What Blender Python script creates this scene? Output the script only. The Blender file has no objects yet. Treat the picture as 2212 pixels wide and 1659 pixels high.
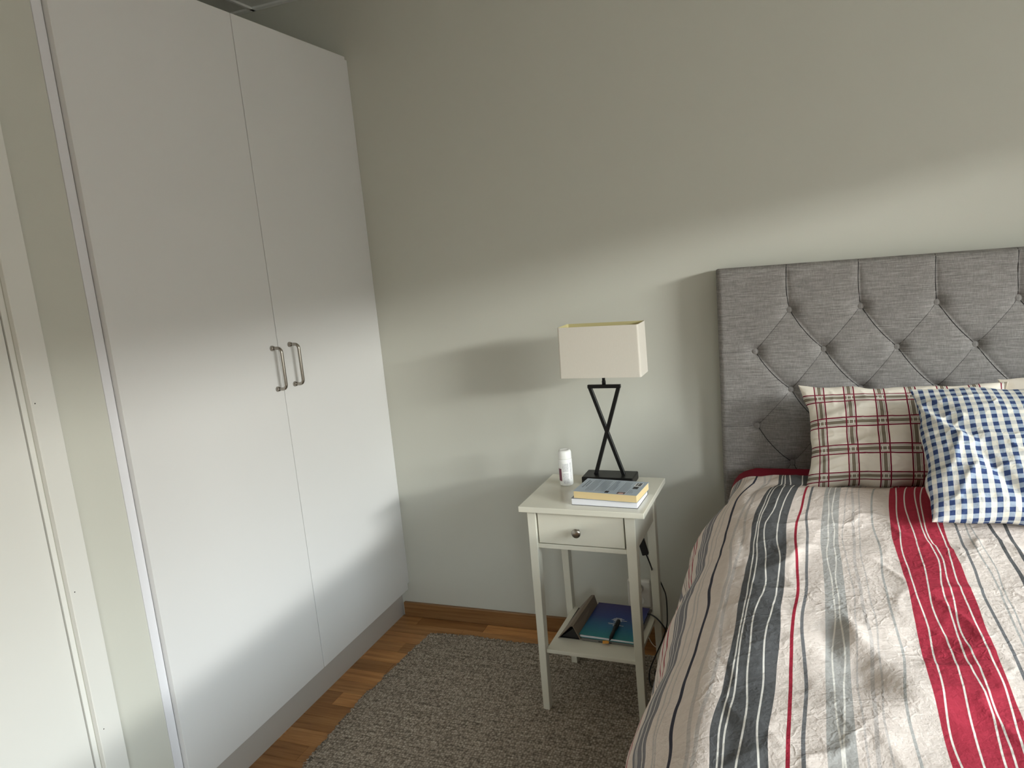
import bpy, bmesh, math, random
import numpy as np
from mathutils import Vector, Matrix
random.seed(7)
rng = np.random.RandomState(11)
C = bpy.context.scene.collection
scene = bpy.context.scene

# ------------------------------------------------------------------ camera
F = 1575.9 / 2212 * 36.0
right = Vector((0.9312193, 0.35381437, -0.08744143))
up = Vector((0.01841201, 0.19394464, 0.98083968))
fwd = Vector((-0.36399397, 0.91498681, -0.17409056))
cd = bpy.data.cameras.new('camera')
cam = bpy.data.objects.new('camera', cd)
C.objects.link(cam)
cd.sensor_width = 36.0
cd.lens = F
cd.clip_start = 0.02
m = Matrix((right, up, -fwd)).transposed().to_4x4()
m.translation = Vector((1.54049, -2.49683, 1.47107))
cam.matrix_world = m
scene.camera = cam

# ------------------------------------------------------------------ light and exposure
w = bpy.data.worlds.new('sky')
scene.world = w
w.use_nodes = True
wn = w.node_tree.nodes
wl = w.node_tree.links
wn.clear()
# hazy bright sky above a dull treeline, the same all the way round
tcw = wn.new('ShaderNodeTexCoord')
sep = wn.new('ShaderNodeSeparateXYZ')
wl.new(tcw.outputs['Generated'], sep.inputs[0])
rmp = wn.new('ShaderNodeValToRGB')
el = rmp.color_ramp.elements
el[0].position = 0.50
el[0].color = (0.138, 0.138, 0.125, 1)
el[1].position = 0.655
el[1].color = (1.24, 1.41, 1.50, 1)
e2 = el.new(0.585)
e2.color = (0.26, 0.26, 0.24, 1)
mp_ = wn.new('ShaderNodeMath')
mp_.operation = 'MULTIPLY_ADD'
mp_.inputs[1].default_value = 0.5
mp_.inputs[2].default_value = 0.5
wl.new(sep.outputs[2], mp_.inputs[0])
wl.new(mp_.outputs[0], rmp.inputs[0])
wb = wn.new('ShaderNodeBackground')
wb.inputs[1].default_value = 13.0
wo = wn.new('ShaderNodeOutputWorld')
wl.new(rmp.outputs[0], wb.inputs[0])
wl.new(wb.outputs[0], wo.inputs[0])

def area(name, loc, target, sx, sy, power, color, portal=False):
    d = bpy.data.lights.new(name, 'AREA')
    d.shape = 'RECTANGLE'
    d.size = sx
    d.size_y = sy
    d.energy = power
    d.color = color
    if portal:
        d.cycles.is_portal = True
    o = bpy.data.objects.new(name, d)
    C.objects.link(o)
    o.location = loc
    o.rotation_euler = (Vector(target) - Vector(loc)).to_track_quat('-Z', 'Y').to_euler()
    return o

WX, WY0, WY1, WZ0, WZ1 = 3.30, -3.05, -0.75, 0.85, 1.90     # the window opening in the right wall
area('low_sun_glow', (12.2, -6.0, 3.45), (0.9, -0.4, 0.95), 3.8, 0.62, 1020, (0.985, 1.0, 0.955))
area('bright_cloud_glow', (9.0, -9.6, 4.3), (0.9, -0.4, 0.95), 2.2, 0.7, 340, (0.985, 1.0, 0.97))
area('window_portal', (WX + 0.12, (WY0 + WY1) / 2, (WZ0 + WZ1) / 2), (0, (WY0 + WY1) / 2, (WZ0 + WZ1) / 2),
     WY1 - WY0, WZ1 - WZ0, 1, (1, 1, 1), portal=True)
VX0, VX1, VZ0, VZ1 = 1.85, 3.0, 0.85, 2.10                        # an added opening for fill light, in the unseen wall behind the camera
area('fill_opening_portal', ((VX0 + VX1) / 2, -4.42, (VZ0 + VZ1) / 2), ((VX0 + VX1) / 2, 0, (VZ0 + VZ1) / 2), VX1 - VX0, VZ1 - VZ0, 1, (1, 1, 1), portal=True)
scene.view_settings.view_transform = 'Standard'
scene.view_settings.look = 'None'
scene.view_settings.gamma = 1.0
scene.view_settings.use_curve_mapping = False
scene.view_settings.exposure = 0.0
scene.cycles.max_bounces = 10
scene.cycles.diffuse_bounces = 7

# ------------------------------------------------------------------ node helpers
def srgb(r, g, b):
    f = lambda c: (c / 255 / 12.92) if c / 255 <= 0.04045 else ((c / 255 + 0.055) / 1.055) ** 2.4
    return (f(r), f(g), f(b), 1.0)

class NT:
    def __init__(s, name, rough=0.5, spec=0.5, metal=0.0):
        s.m = bpy.data.materials.new(name)
        s.m.use_nodes = True
        s.t = s.m.node_tree
        s.b = s.t.nodes['Principled BSDF']
        s.b.inputs['Roughness'].default_value = rough
        s.b.inputs['Specular IOR Level'].default_value = spec
        s.b.inputs['Metallic'].default_value = metal
    def n(s, kind, **kw):
        x = s.t.nodes.new('ShaderNode' + kind)
        for k, v in kw.items():
            setattr(x, k, v)
        return x
    def l(s, a, b):
        s.t.links.new(a, b)
    def val(s, sock, v):
        if isinstance(v, bpy.types.NodeSocket):
            s.l(v, sock)
        else:
            sock.default_value = v
    def math(s, op, a, b=0.0, c=0.0):
        x = s.n('Math', operation=op)
        s.val(x.inputs[0], a); s.val(x.inputs[1], b); s.val(x.inputs[2], c)
        return x.outputs[0]
    def mix(s, f, a, b, mode='MIX'):
        x = s.n('Mix', data_type='RGBA', blend_type=mode)
        s.val(x.inputs[0], f); s.val(x.inputs[6], a); s.val(x.inputs[7], b)
        return x.outputs[2]
    def coord(s, which='Object', scale=(1, 1, 1), rot=(0, 0, 0)):
        tc = s.n('TexCoord')
        mp = s.n('Mapping')
        mp.inputs['Scale'].default_value = scale
        mp.inputs['Rotation'].default_value = rot
        s.l(tc.outputs[which], mp.inputs[0])
        return mp.outputs[0]
    def noise(s, vec, scale, detail=2, rough=0.5, out=0):
        x = s.n('TexNoise')
        s.l(vec, x.inputs['Vector'])
        x.inputs['Scale'].default_value = scale
        x.inputs['Detail'].default_value = detail
        x.inputs['Roughness'].default_value = rough
        return x.outputs[out]
    def ramp(s, f, stops):
        x = s.n('ValToRGB')
        e = x.color_ramp.elements
        while len(e) < len(stops):
            e.new(0.5)
        for k, (p, c) in enumerate(stops):
            e[k].position = p
            e[k].color = c
        s.val(x.inputs[0], f)
        return x.outputs[0]
    def bump(s, h, strength, dist):
        x = s.n('Bump')
        x.inputs['Strength'].default_value = strength
        x.inputs['Distance'].default_value = dist
        s.l(h, x.inputs['Height'])
        s.l(x.outputs[0], s.b.inputs['Normal'])
    def color(s, c):
        s.val(s.b.inputs['Base Color'], c)
        return s

def plain(name, col, rough=0.5, spec=0.5, metal=0.0, bump=None, var=0.0):
    t = NT(name, rough, spec, metal)
    if var or bump:
        v = t.coord()
    if var:
        f = t.noise(v, 6, 4)
        dark = tuple(c * (1 - var) for c in col[:3]) + (1,)
        t.color(t.mix(f, dark, col))
    else:
        t.color(col)
    if bump:
        t.bump(t.noise(v, bump[0], 3), bump[1], bump[2])
    return t.m

def k(r, g, b):
    return (r, g, b, 1.0)

M = {}
M['wall'] = plain('wall_paint', k(0.592, 0.592, 0.53), 0.75, 0.3, bump=(260, 0.12, 0.001), var=0.02)
M['ceiling'] = plain('ceiling_paint', k(0.70, 0.70, 0.66), 0.8, 0.2, bump=(300, 0.1, 0.001))
M['white'] = plain('white_laminate', k(0.73, 0.728, 0.722), 0.42, 0.4, bump=(420, 0.05, 0.0005), var=0.01)
M['coolwhite'] = plain('cool_white_laminate', k(0.74, 0.74, 0.77), 0.45, 0.4)
M['trim'] = plain('warm_white_trim_paint', k(0.73, 0.728, 0.69), 0.4, 0.4, bump=(60, 0.03, 0.001))
M['stand'] = plain('off_white_lacquer', k(0.70, 0.675, 0.575), 0.22, 0.45, bump=(30, 0.02, 0.001), var=0.02)
M['plinth'] = plain('shaded_plinth_laminate', k(0.50, 0.475, 0.44), 0.5, 0.3)  # darkened to carry the shade of the recess near the floor
M['gap'] = plain('dark_gap', k(0.02, 0.018, 0.015), 0.9, 0.1)
M['metal'] = plain('brushed_nickel', k(0.38, 0.35, 0.31), 0.27, 0.5, 1.0)
M['blackmetal'] = plain('matt_black_metal', k(0.005, 0.005, 0.005), 0.40, 0.3)
M['blackplastic'] = plain('black_plastic', k(0.008, 0.008, 0.009), 0.45, 0.35)
M['whiteplastic'] = plain('white_plastic', k(0.80, 0.79, 0.75), 0.35, 0.4)
M['brass'] = plain('lampholder_plastic', k(0.05, 0.05, 0.05), 0.5)
M['bulb'] = plain('opal_glass_bulb', k(0.85, 0.85, 0.82), 0.2)
M['maroon'] = plain('maroon_cotton', srgb(128, 18, 42), 0.85, 0.2, bump=(500, 0.2, 0.001), var=0.1)
M['creampages'] = None

# oak staves: grain along x, a tone per piece
def oak(name, base, dark, light, axis_scale=(1.6, 26, 26)):
    t = NT(name, 0.32, 0.4)
    v = t.coord('Object', axis_scale)
    oi = t.n('ObjectInfo')
    rv = t.math('MULTIPLY', oi.outputs['Random'], 37.0)
    add = t.n('VectorMath', operation='ADD')
    t.l(v, add.inputs[0])
    cx = t.n('CombineXYZ')
    t.l(rv, cx.inputs[0]); t.l(rv, cx.inputs[1])
    t.l(cx.outputs[0], add.inputs[1])
    g = t.noise(add.outputs[0], 2.2, 6, 0.65)
    g2 = t.noise(add.outputs[0], 9, 3, 0.6)
    c = t.ramp(g, [(0.3, dark), (0.5, base), (0.7, light)])
    c = t.mix(t.math('MULTIPLY', g2, 0.35), c, dark)
    tone = t.ramp(oi.outputs['Random'], [(0.0, k(0.66, 0.62, 0.58)), (0.45, k(0.95, 0.95, 0.95)), (1.0, k(1.25, 1.22, 1.15))])
    c = t.mix(1.0, c, tone, 'MULTIPLY')
    t.color(c)
    t.bump(g2, 0.05, 0.0006)
    return t.m
M['oak'] = oak('oak_parquet', k(0.47, 0.235, 0.09), k(0.27, 0.12, 0.04), k(0.60, 0.34, 0.14))
M['skirt'] = oak('oak_skirting', k(0.30, 0.155, 0.06), k(0.20, 0.095, 0.035), k(0.37, 0.20, 0.085), (1.2, 20, 40))
M['board'] = plain('floor_board_base', k(0.25, 0.12, 0.045), 0.5, 0.3, var=0.2)

# rug: grey brown woven loops, tone drifting in rows
t = NT('woven_rug', 0.95, 0.1)
v = t.coord('Object', (1, 1, 1))
st = t.coord('Object', (5, 75, 3))
vr = t.n('TexVoronoi')
t.l(t.coord('Object', (130, 118, 1)), vr.inputs['Vector'])
vr.inputs['Scale'].default_value = 1.0
vr.inputs['Randomness'].default_value = 0.62
a = t.noise(v, 650, 2, 0.7)
b_ = t.noise(st, 2.0, 3, 0.7)
big = t.noise(v, 5, 3)
knot = t.math('SUBTRACT', 1.0, t.math('MULTIPLY', vr.outputs['Distance'], 1.15))
f = t.math('ADD', t.math('MULTIPLY', a, 0.40), t.math('MULTIPLY', knot, 0.42))
f = t.math('ADD', f, t.math('MULTIPLY', t.math('SUBTRACT', b_, 0.5), 0.45))
c = t.ramp(f, [(0.22, k(0.11, 0.088, 0.066)), (0.40, k(0.36, 0.30, 0.235)), (0.55, k(0.52, 0.45, 0.365)), (0.68, k(0.82, 0.76, 0.68))])
c = t.mix(t.math('MULTIPLY', big, 0.25), c, k(0.23, 0.21, 0.19))
t.color(c)
t.bump(f, 0.8, 0.004)
M['rug'] = t.m

# heathered linen upholstery, slubs along x
t = NT('heathered_grey_linen', 0.9, 0.15)
v = t.coord('Object', (14, 1, 420))
a = t.noise(v, 1.6, 4, 0.75)
v2 = t.coord('Object', (500, 1, 60))
b_ = t.noise(v2, 1.5, 2, 0.6)
f = t.math('ADD', t.math('MULTIPLY', a, 0.72), t.math('MULTIPLY', b_, 0.28))
c = t.ramp(f, [(0.34, k(0.130, 0.122, 0.116)), (0.5, k(0.225, 0.212, 0.202)), (0.66, k(0.365, 0.348, 0.332))])
t.color(c)
t.bump(f, 0.35, 0.0015)
M['linen'] = t.m
M['seamshadow'] = plain('dark_seam_shadow', k(0.035, 0.034, 0.034), 0.9, 0.1)  # shadow colour for the pleat lines of the headboard

# lamp shade fabric
t = NT('cream_shade_fabric', 0.85, 0.15)
v = t.coord('Object', (1, 1, 1))
wv = t.noise(t.coord('Object', (900, 900, 90)), 1.0, 2)
t.color(t.mix(wv, k(0.68, 0.645, 0.57), k(0.74, 0.70, 0.63)))
t.bump(wv, 0.1, 0.0005)
M['shade'] = t.m
M['shadein'] = plain('yellow_shade_lining', k(0.62, 0.56, 0.30), 0.5, 0.3)

# printed things
def pages(name, col):
    t = NT(name, 0.85, 0.1)
    v = t.coord('Object', (2, 2, 900))
    n = t.noise(v, 3, 2)
    t.color(t.mix(n, tuple(c * 0.8 for c in col[:3]) + (1,), col))
    t.bump(n, 0.1, 0.0004)
    return t.m
M['creampages'] = pages('cream_book_pages', k(0.84, 0.66, 0.36))
M['whitepages'] = pages('white_book_pages', k(0.86, 0.86, 0.90))
M['bluecover'] = plain('grey_blue_book_cover', k(0.36, 0.42, 0.48), 0.3, 0.5, var=0.12)
M['darkcover'] = plain('dark_brown_book_cover', k(0.035, 0.025, 0.022), 0.3, 0.5)
M['ink'] = plain('grey_ink', k(0.10, 0.11, 0.12), 0.6)
M['inkblack'] = plain('black_ink', k(0.010, 0.010, 0.012), 0.5)
M['paperwhite'] = plain('white_print', k(0.75, 0.75, 0.74), 0.5)
M['skinprint'] = plain('pinkish_print', k(0.55, 0.32, 0.26), 0.5)
M['orange'] = plain('orange_ribbon', k(0.80, 0.38, 0.06), 0.7)
M['case'] = plain('grey_brown_case_cover', k(0.19, 0.145, 0.105), 0.55, 0.3, bump=(300, 0.1, 0.0005))
M['caseinside'] = plain('dark_case_lining', k(0.02, 0.018, 0.016), 0.7)
M['tablet'] = plain('grey_tablet_shell', k(0.16, 0.15, 0.135), 0.4, 0.4)
t = NT('blue_teal_cover', 0.35, 0.4)
tc = t.n('TexCoord')
sx = t.n('SeparateXYZ')
t.l(tc.outputs['Generated'], sx.inputs[0])
t.color(t.ramp(sx.outputs[1], [(0.0, k(0.015, 0.22, 0.24)), (0.3, k(0.012, 0.13, 0.26)), (0.6, k(0.018, 0.045, 0.20)), (1.0, k(0.03, 0.02, 0.13))]))
M['notebook'] = t.m
t = NT('printed_label_text', 0.45, 0.4)
v = t.coord('Object', (1, 1, 1))
n = t.noise(v, 900, 2, 0.7)
t.color(t.ramp(n, [(0.38, k(0.30, 0.30, 0.31)), (0.52, k(0.78, 0.78, 0.78))]))
M['label'] = t.m
M['wine'] = plain('wine_red_print', k(0.22, 0.03, 0.07), 0.4, var=0.5)
t = NT('white_bottle_plastic', 0.3, 0.5)
t.color(k(0.88, 0.88, 0.86))
M['bottle'] = t.m
M['outdoor'] = plain('outdoor', k(0.2, 0.2, 0.2), 0.9)

# striped duvet; UV holds fabric coordinates in metres
def duvet_mat():
    t = NT('striped_cotton_duvet', 0.85, 0.18)
    tc = t.n('TexCoord')
    s = t.n('SeparateXYZ')
    t.l(tc.outputs['UV'], s.inputs[0])
    u, v = s.outputs[0], s.outputs[1]
    uv = tc.outputs['UV']
    mott = t.noise(uv, 38, 5, 0.65)
    fine = t.noise(uv, 260, 3, 0.7)
    col = t.mix(mott, k(0.63, 0.535, 0.475), k(0.78, 0.69, 0.63))
    weave = t.math('ADD', t.math('MULTIPLY', fine, 0.5), 0.75)
    CH, RD, LG, MG, WH = k(0.082, 0.082, 0.084), k(0.315, 0.020, 0.040), k(0.41, 0.395, 0.375), k(0.17, 0.17, 0.175), k(0.74, 0.70, 0.64)
    NV, PG, BK, FT = k(0.045, 0.045, 0.065), k(0.21, 0.20, 0.215), k(0.02, 0.02, 0.03), k(0.50, 0.455, 0.43)
    rep = []
    def unit(o):
        rep.extend([
            (1.150 + o, .0016, BK, .004), (1.168 + o, .0016, BK, .003), (1.198 + o, .0030, RD, .004), (1.220 + o, .0030, RD, .003), (1.110 + o, .014, PG, .002),
            (1.272 + o, .0230, PG, .001), (1.258 + o, .0012, WH, .002), (1.266 + o, .0012, WH, .002), (1.283 + o, .0012, WH, .003),
            (1.312 + o, .0024, FT, .004), (1.325 + o, .0018, FT, .004), (1.352 + o, .0036, NV, .004), (1.385 + o, .0034, FT, .005), (1.402 + o, .0034, FT, .005),
            (1.4665 + o, .0405, CH, .002), (1.4375 + o, .0014, WH, .0010), (1.4445 + o, .0014, WH, .0012), (1.4640 + o, .0015, WH, .0050), (1.4900 + o, .0015, WH, .0045),
            (1.5300 + o, .0028, RD, .0015), (1.5490 + o, .0028, MG, .0040),
            (1.6010 + o, .0190, LG, .0010), (1.5960 + o, .0014, WH, .0035), (1.6080 + o, .0014, WH, .0035), (1.632 + o, .0016, FT, .003),
            (1.6500 + o, .0030, FT, .0040), (1.664 + o, .0016, FT, .003), (1.6980 + o, .0022, LG, .0040),
            (1.7900 + o, .0560, RD, .0015), (1.7490 + o, .0015, WH, .0030), (1.7760 + o, .0015, WH, .0045), (1.8010 + o, .0015, WH, .0060),
            (1.8110 + o, .0015, WH, .0055), (1.8330 + o, .0015, WH, .0035),
            (1.8680 + o, .0026, MG, .0025), (1.8920 + o, .0018, LG, .0030), (1.9030 + o, .0014, LG, .0030), (1.9400 + o, .0036, CH, .0030), (1.9660 + o, .0036, CH, .0030)])
    unit(0.0)
    unit(0.98)
    rep.sort(key=lambda r: -r[1])
    r_ = random.Random(5)
    for (c0, hw, cc, amp) in rep:
        k1, p1 = r_.uniform(9, 15), r_.uniform(0, 6.28)
        k2, p2 = r_.uniform(22, 34), r_.uniform(0, 6.28)
        s1 = t.math('MULTIPLY', t.math('SINE', t.math('MULTIPLY_ADD', v, k1, p1)), amp)
        s2 = t.math('MULTIPLY_ADD', t.math('SINE', t.math('MULTIPLY_ADD', v, k2, p2)), amp * 0.35, s1)
        d = t.math('ABSOLUTE', t.math('SUBTRACT', t.math('ADD', u, s2), c0))
        mk = t.math('LESS_THAN', d, hw)
        if cc is CH or cc is RD and hw > .02:
            fl = t.noise(uv, 90, 4, 0.7)
            lighter = tuple(min(1, x * 1.35 + 0.012) for x in cc[:3]) + (1,)
            cc2 = t.mix(fl, cc, lighter)
        else:
            cc2 = cc
        if cc is FT:
            mk = t.math('MULTIPLY', mk, 0.8)
        col = t.mix(mk, col, cc2)
    col = t.mix(1.0, col, t.mix(weave, k(0.9, 0.9, 0.9), k(1.0, 1.0, 1.0)), 'MULTIPLY')
    t.color(col)
    # creases of slept-in cotton
    n1 = t.noise(uv, 22, 4, 0.6)
    rid = t.math('ABSOLUTE', t.math('SUBTRACT', n1, 0.5))
    n2 = t.noise(uv, 48, 4, 0.6)
    rid2 = t.math('ABSOLUTE', t.math('SUBTRACT', n2, 0.5))
    h = t.math('ADD', t.math('MULTIPLY', rid, 1.0), t.math('MULTIPLY', rid2, 0.6))
    wv = t.noise(uv, 14, 3, 0.6, out=1)
    ad = t.n('VectorMath', operation='MULTIPLY_ADD')
    t.l(wv, ad.inputs[0])
    ad.inputs[1].default_value = (0.05, 0.05, 0)
    t.l(uv, ad.inputs[2])
    crk = None
    for sc_, am in ((16, 0.55), (37, 0.35)):
        vo = t.n('TexVoronoi', feature='DISTANCE_TO_EDGE')
        t.l(ad.outputs[0], vo.inputs['Vector'])
        vo.inputs['Scale'].default_value = sc_
        e_ = t.math('MULTIPLY', t.math('MINIMUM', vo.outputs['Distance'], 0.10), -6.0 * am)
        crk = e_ if crk is None else t.math('ADD', crk, e_)
    gate = t.ramp(t.noise(uv, 7, 2), [(0.40, k(0.15, 0.15, 0.15)), (0.62, k(1, 1, 1))])
    h = t.math('ADD', h, t.math('MULTIPLY', crk, t.math('MULTIPLY', gate, 0.55)))
    h = t.math('ADD', h, t.math('MULTIPLY', fine, 0.06))
    t.bump(h, 0.5, 0.0075)
    return t.m
M['duvet'] = duvet_mat()

def plaid_mat():
    t = NT('cream_plaid_cotton', 0.85, 0.2)
    tc = t.n('TexCoord')
    s = t.n('SeparateXYZ')
    t.l(tc.outputs['UV'], s.inputs[0])
    uv = tc.outputs['UV']
    mott = t.noise(uv, 60, 3)
    col = t.mix(mott, k(0.73, 0.665, 0.57), k(0.81, 0.75, 0.66))
    P = 0.078
    OL, MR, WH, GB = k(0.215, 0.18, 0.135), k(0.185, 0.012, 0.032), k(0.82, 0.79, 0.72), k(0.36, 0.32, 0.26)
    ds = []
    for ax, off in ((0, 0.021), (1, 0.010)):
        q = t.math('SUBTRACT', t.math('MULTIPLY', t.math('FRACT', t.math('DIVIDE', t.math('ADD', s.outputs[ax], 5 * P + off), P)), P), P / 2)
        ds.append(t.math('ABSOLUTE', q))
    for d in ds:
        col = t.mix(t.math('LESS_THAN', d, 0.0105), col, WH)
        col = t.mix(t.math('LESS_THAN', t.math('ABSOLUTE', t.math('SUBTRACT', d, 0.0078)), 0.0011), col, GB)
        col = t.mix(t.math('LESS_THAN', d, 0.0048), col, OL)
    for d in ds:
        col = t.mix(t.math('LESS_THAN', t.math('ABSOLUTE', t.math('SUBTRACT', d, 0.0124)), 0.0018), col, MR)
    both = t.math('MULTIPLY', t.math('LESS_THAN', t.math('ABSOLUTE', t.math('SUBTRACT', ds[0], 0.0057)), 0.0010), t.math('LESS_THAN', ds[1], 0.0062))
    col = t.mix(both, col, WH)
    both = t.math('MULTIPLY', t.math('LESS_THAN', t.math('ABSOLUTE', t.math('SUBTRACT', ds[1], 0.0057)), 0.0010), t.math('LESS_THAN', ds[0], 0.0062))
    col = t.mix(both, col, WH)
    t.color(col)
    n1 = t.noise(uv, 26, 4, 0.6)
    t.bump(t.math('ABSOLUTE', t.math('SUBTRACT', n1, 0.5)), 0.3, 0.007)
    return t.m
M['plaid'] = plaid_mat()

def gingham_mat():
    t = NT('blue_gingham_cotton', 0.85, 0.2)
    tc = t.n('TexCoord')
    s = t.n('SeparateXYZ')
    t.l(tc.outputs['UV'], s.inputs[0])
    uv = tc.outputs['UV']
    P = 0.0230
    ms = []
    for ax in (0, 1):
        ms.append(t.math('LESS_THAN', t.math('FRACT', t.math('DIVIDE', t.math('ADD', s.outputs[ax], 3.0), P)), 0.5))
    mott = t.noise(uv, 120, 3, 0.7)
    light = t.mix(mott, k(0.66, 0.615, 0.525), k(0.77, 0.735, 0.65))
    midh = t.mix(mott, k(0.25, 0.31, 0.40), k(0.33, 0.385, 0.46))
    midv = t.mix(mott, k(0.50, 0.495, 0.475), k(0.58, 0.57, 0.54))
    dark = t.mix(mott, k(0.022, 0.040, 0.115), k(0.040, 0.065, 0.160))
    col = t.mix(ms[0], light, midh)
    col = t.mix(ms[1], col, t.mix(ms[0], midv, dark))
    t.color(col)
    n1 = t.noise(uv, 24, 5, 0.65)
    fine = t.noise(uv, 160, 3, 0.7)
    t.bump(t.math('ADD', t.math('ABSOLUTE', t.math('SUBTRACT', n1, 0.5)), t.math('MULTIPLY', fine, 0.08)), 0.45, 0.010)
    return t.m
M['gingham'] = gingham_mat()

t = NT('cream_floral_cotton', 0.85, 0.2)
tc = t.n('TexCoord')
vo = t.n('TexVoronoi')
t.l(tc.outputs['UV'], vo.inputs['Vector'])
vo.inputs['Scale'].default_value = 16
n = t.noise(tc.outputs['UV'], 70, 3, 0.7)
f = t.math('ADD', vo.outputs['Distance'], t.math('MULTIPLY', n, 0.45))
t.color(t.ramp(f, [(0.30, k(0.34, 0.20, 0.12)), (0.40, k(0.55, 0.40, 0.28)), (0.48, k(0.66, 0.58, 0.47)), (0.8, k(0.70, 0.63, 0.54))]))
M['floral'] = t.m

# ------------------------------------------------------------------ mesh helpers
def smooth(me, on=True):
    me.polygons.foreach_set('use_smooth', [on] * len(me.polygons))

def add(name, me, mat=None, parent=None, loc=(0, 0, 0), rot=(0, 0, 0)):
    o = bpy.data.objects.new(name, me)
    C.objects.link(o)
    if mat is not None:
        for mm in (mat if isinstance(mat, (list, tuple)) else [mat]):
            me.materials.append(mm)
    o.parent = parent
    o.location = loc
    o.rotation_euler = rot
    return o

def thing(name, label, cat, loc=(0, 0, 0), rotz=0.0, group=None, rot=None):
    o = bpy.data.objects.new(name, None)
    C.objects.link(o)
    o.empty_display_size = 0.05
    o.location = loc
    o.rotation_euler = rot if rot else (0, 0, rotz)
    return tag(o, label, cat, group)

def tag(o, label, cat, group=None):
    o['label'] = label
    o['category'] = cat
    if group:
        o['group'] = group
    return o

def struct(o):
    o['kind'] = 'structure'
    return o

def boxbm(bm, x0, x1, y0, y1, z0, z1):
    vs = [bm.verts.new((x, y, z)) for z in (z0, z1) for y in (y0, y1) for x in (x0, x1)]
    for f in ((0, 2, 3, 1), (4, 5, 7, 6), (0, 1, 5, 4), (2, 6, 7, 3), (0, 4, 6, 2), (1, 3, 7, 5)):
        bm.faces.new([vs[i] for i in f])
    return vs

def tomesh(bm, name, bev=0.0, seg=1, sm=False):
    if bev > 0:
        bmesh.ops.bevel(bm, geom=list(bm.edges), offset=bev, segments=seg, profile=0.5, affect='EDGES', clamp_overlap=True)
    bmesh.ops.recalc_face_normals(bm, faces=bm.faces)
    me = bpy.data.meshes.new(name)
    bm.to_mesh(me)
    bm.free()
    if sm:
        smooth(me)
    return me

def box(name, x0, x1, y0, y1, z0, z1, mat, parent=None, bev=0.0, seg=1, loc=(0, 0, 0), rot=(0, 0, 0), sm=False):
    bm = bmesh.new()
    boxbm(bm, x0, x1, y0, y1, z0, z1)
    return add(name, tomesh(bm, name, bev, seg, sm), mat, parent, loc, rot)

def boxes(name, lst, mat, parent=None, bev=0.0, seg=1):
    bm = bmesh.new()
    for b in lst:
        boxbm(bm, *b)
    return add(name, tomesh(bm, name, bev, seg), mat, parent)

def prism(bm, bottom, top):
    n = len(bottom)
    a = [bm.verts.new(p) for p in bottom]
    b = [bm.verts.new(p) for p in top]
    bm.faces.new(a[::-1])
    bm.faces.new(b)
    for i in range(n):
        j = (i + 1) % n
        bm.faces.new((a[i], a[j], b[j], b[i]))

def lathe(name, prof, mat, parent=None, seg=32, loc=(0, 0, 0), rot=(0, 0, 0)):
    verts, faces = [], []
    for (r, z) in prof:
        for i in range(seg):
            a = 2 * math.pi * i / seg
            verts.append((r * math.cos(a), r * math.sin(a), z))
    for j in range(len(prof) - 1):
        for i in range(seg):
            i2 = (i + 1) % seg
            faces.append((j * seg + i, j * seg + i2, (j + 1) * seg + i2, (j + 1) * seg + i))
    faces.append(tuple(range(seg))[::-1])
    faces.append(tuple((len(prof) - 1) * seg + i for i in range(seg)))
    me = bpy.data.meshes.new(name)
    me.from_pydata(verts, [], faces)
    smooth(me)
    return add(name, me, mat, parent, loc, rot)

def catmull(pts, sub=8):
    P = [np.array(p, float) for p in pts]
    P = [2 * P[0] - P[1]] + P + [2 * P[-1] - P[-2]]
    out = []
    for i in range(1, len(P) - 2):
        for s in range(sub):
            x = s / sub
            out.append(0.5 * ((2 * P[i]) + (-P[i - 1] + P[i + 1]) * x + (2 * P[i - 1] - 5 * P[i] + 4 * P[i + 1] - P[i + 2]) * x * x
                              + (-P[i - 1] + 3 * P[i] - 3 * P[i + 1] + P[i + 2]) * x ** 3))
    out.append(P[-2])
    return out

def tube_data(pts, r, seg=8):
    verts, faces = [], []
    ref = np.array((0.3, 0.2, 1.0))
    prev = None
    n = len(pts)
    for i, p in enumerate(pts):
        d = np.array(pts[min(i + 1, n - 1)], float) - np.array(pts[max(i - 1, 0)], float)
        d = d / (np.linalg.norm(d) + 1e-12)
        a = (ref - d * (ref @ d)) if prev is None else (prev - d * (prev @ d))
        if np.linalg.norm(a) < 1e-6:
            a = np.cross(d, (1, 0, 0))
        a = a / np.linalg.norm(a)
        prev = a
        b = np.cross(d, a)
        for j in range(seg):
            t_ = 2 * math.pi * j / seg
            verts.append(tuple(np.array(p) + r * (math.cos(t_) * a + math.sin(t_) * b)))
    for i in range(n - 1):
        for j in range(seg):
            j2 = (j + 1) % seg
            faces.append((i * seg + j, i * seg + j2, (i + 1) * seg + j2, (i + 1) * seg + j))
    faces.append(tuple(range(seg))[::-1])
    faces.append(tuple((n - 1) * seg + j for j in range(seg)))
    return verts, faces

def tube(name, pts, r, mat, parent=None, seg=8, sub=0):
    if sub:
        pts = catmull(pts, sub)
    v, f = tube_data(pts, r, seg)
    me = bpy.data.meshes.new(name)
    me.from_pydata(v, [], f)
    smooth(me)
    return add(name, me, mat, parent)

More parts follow.
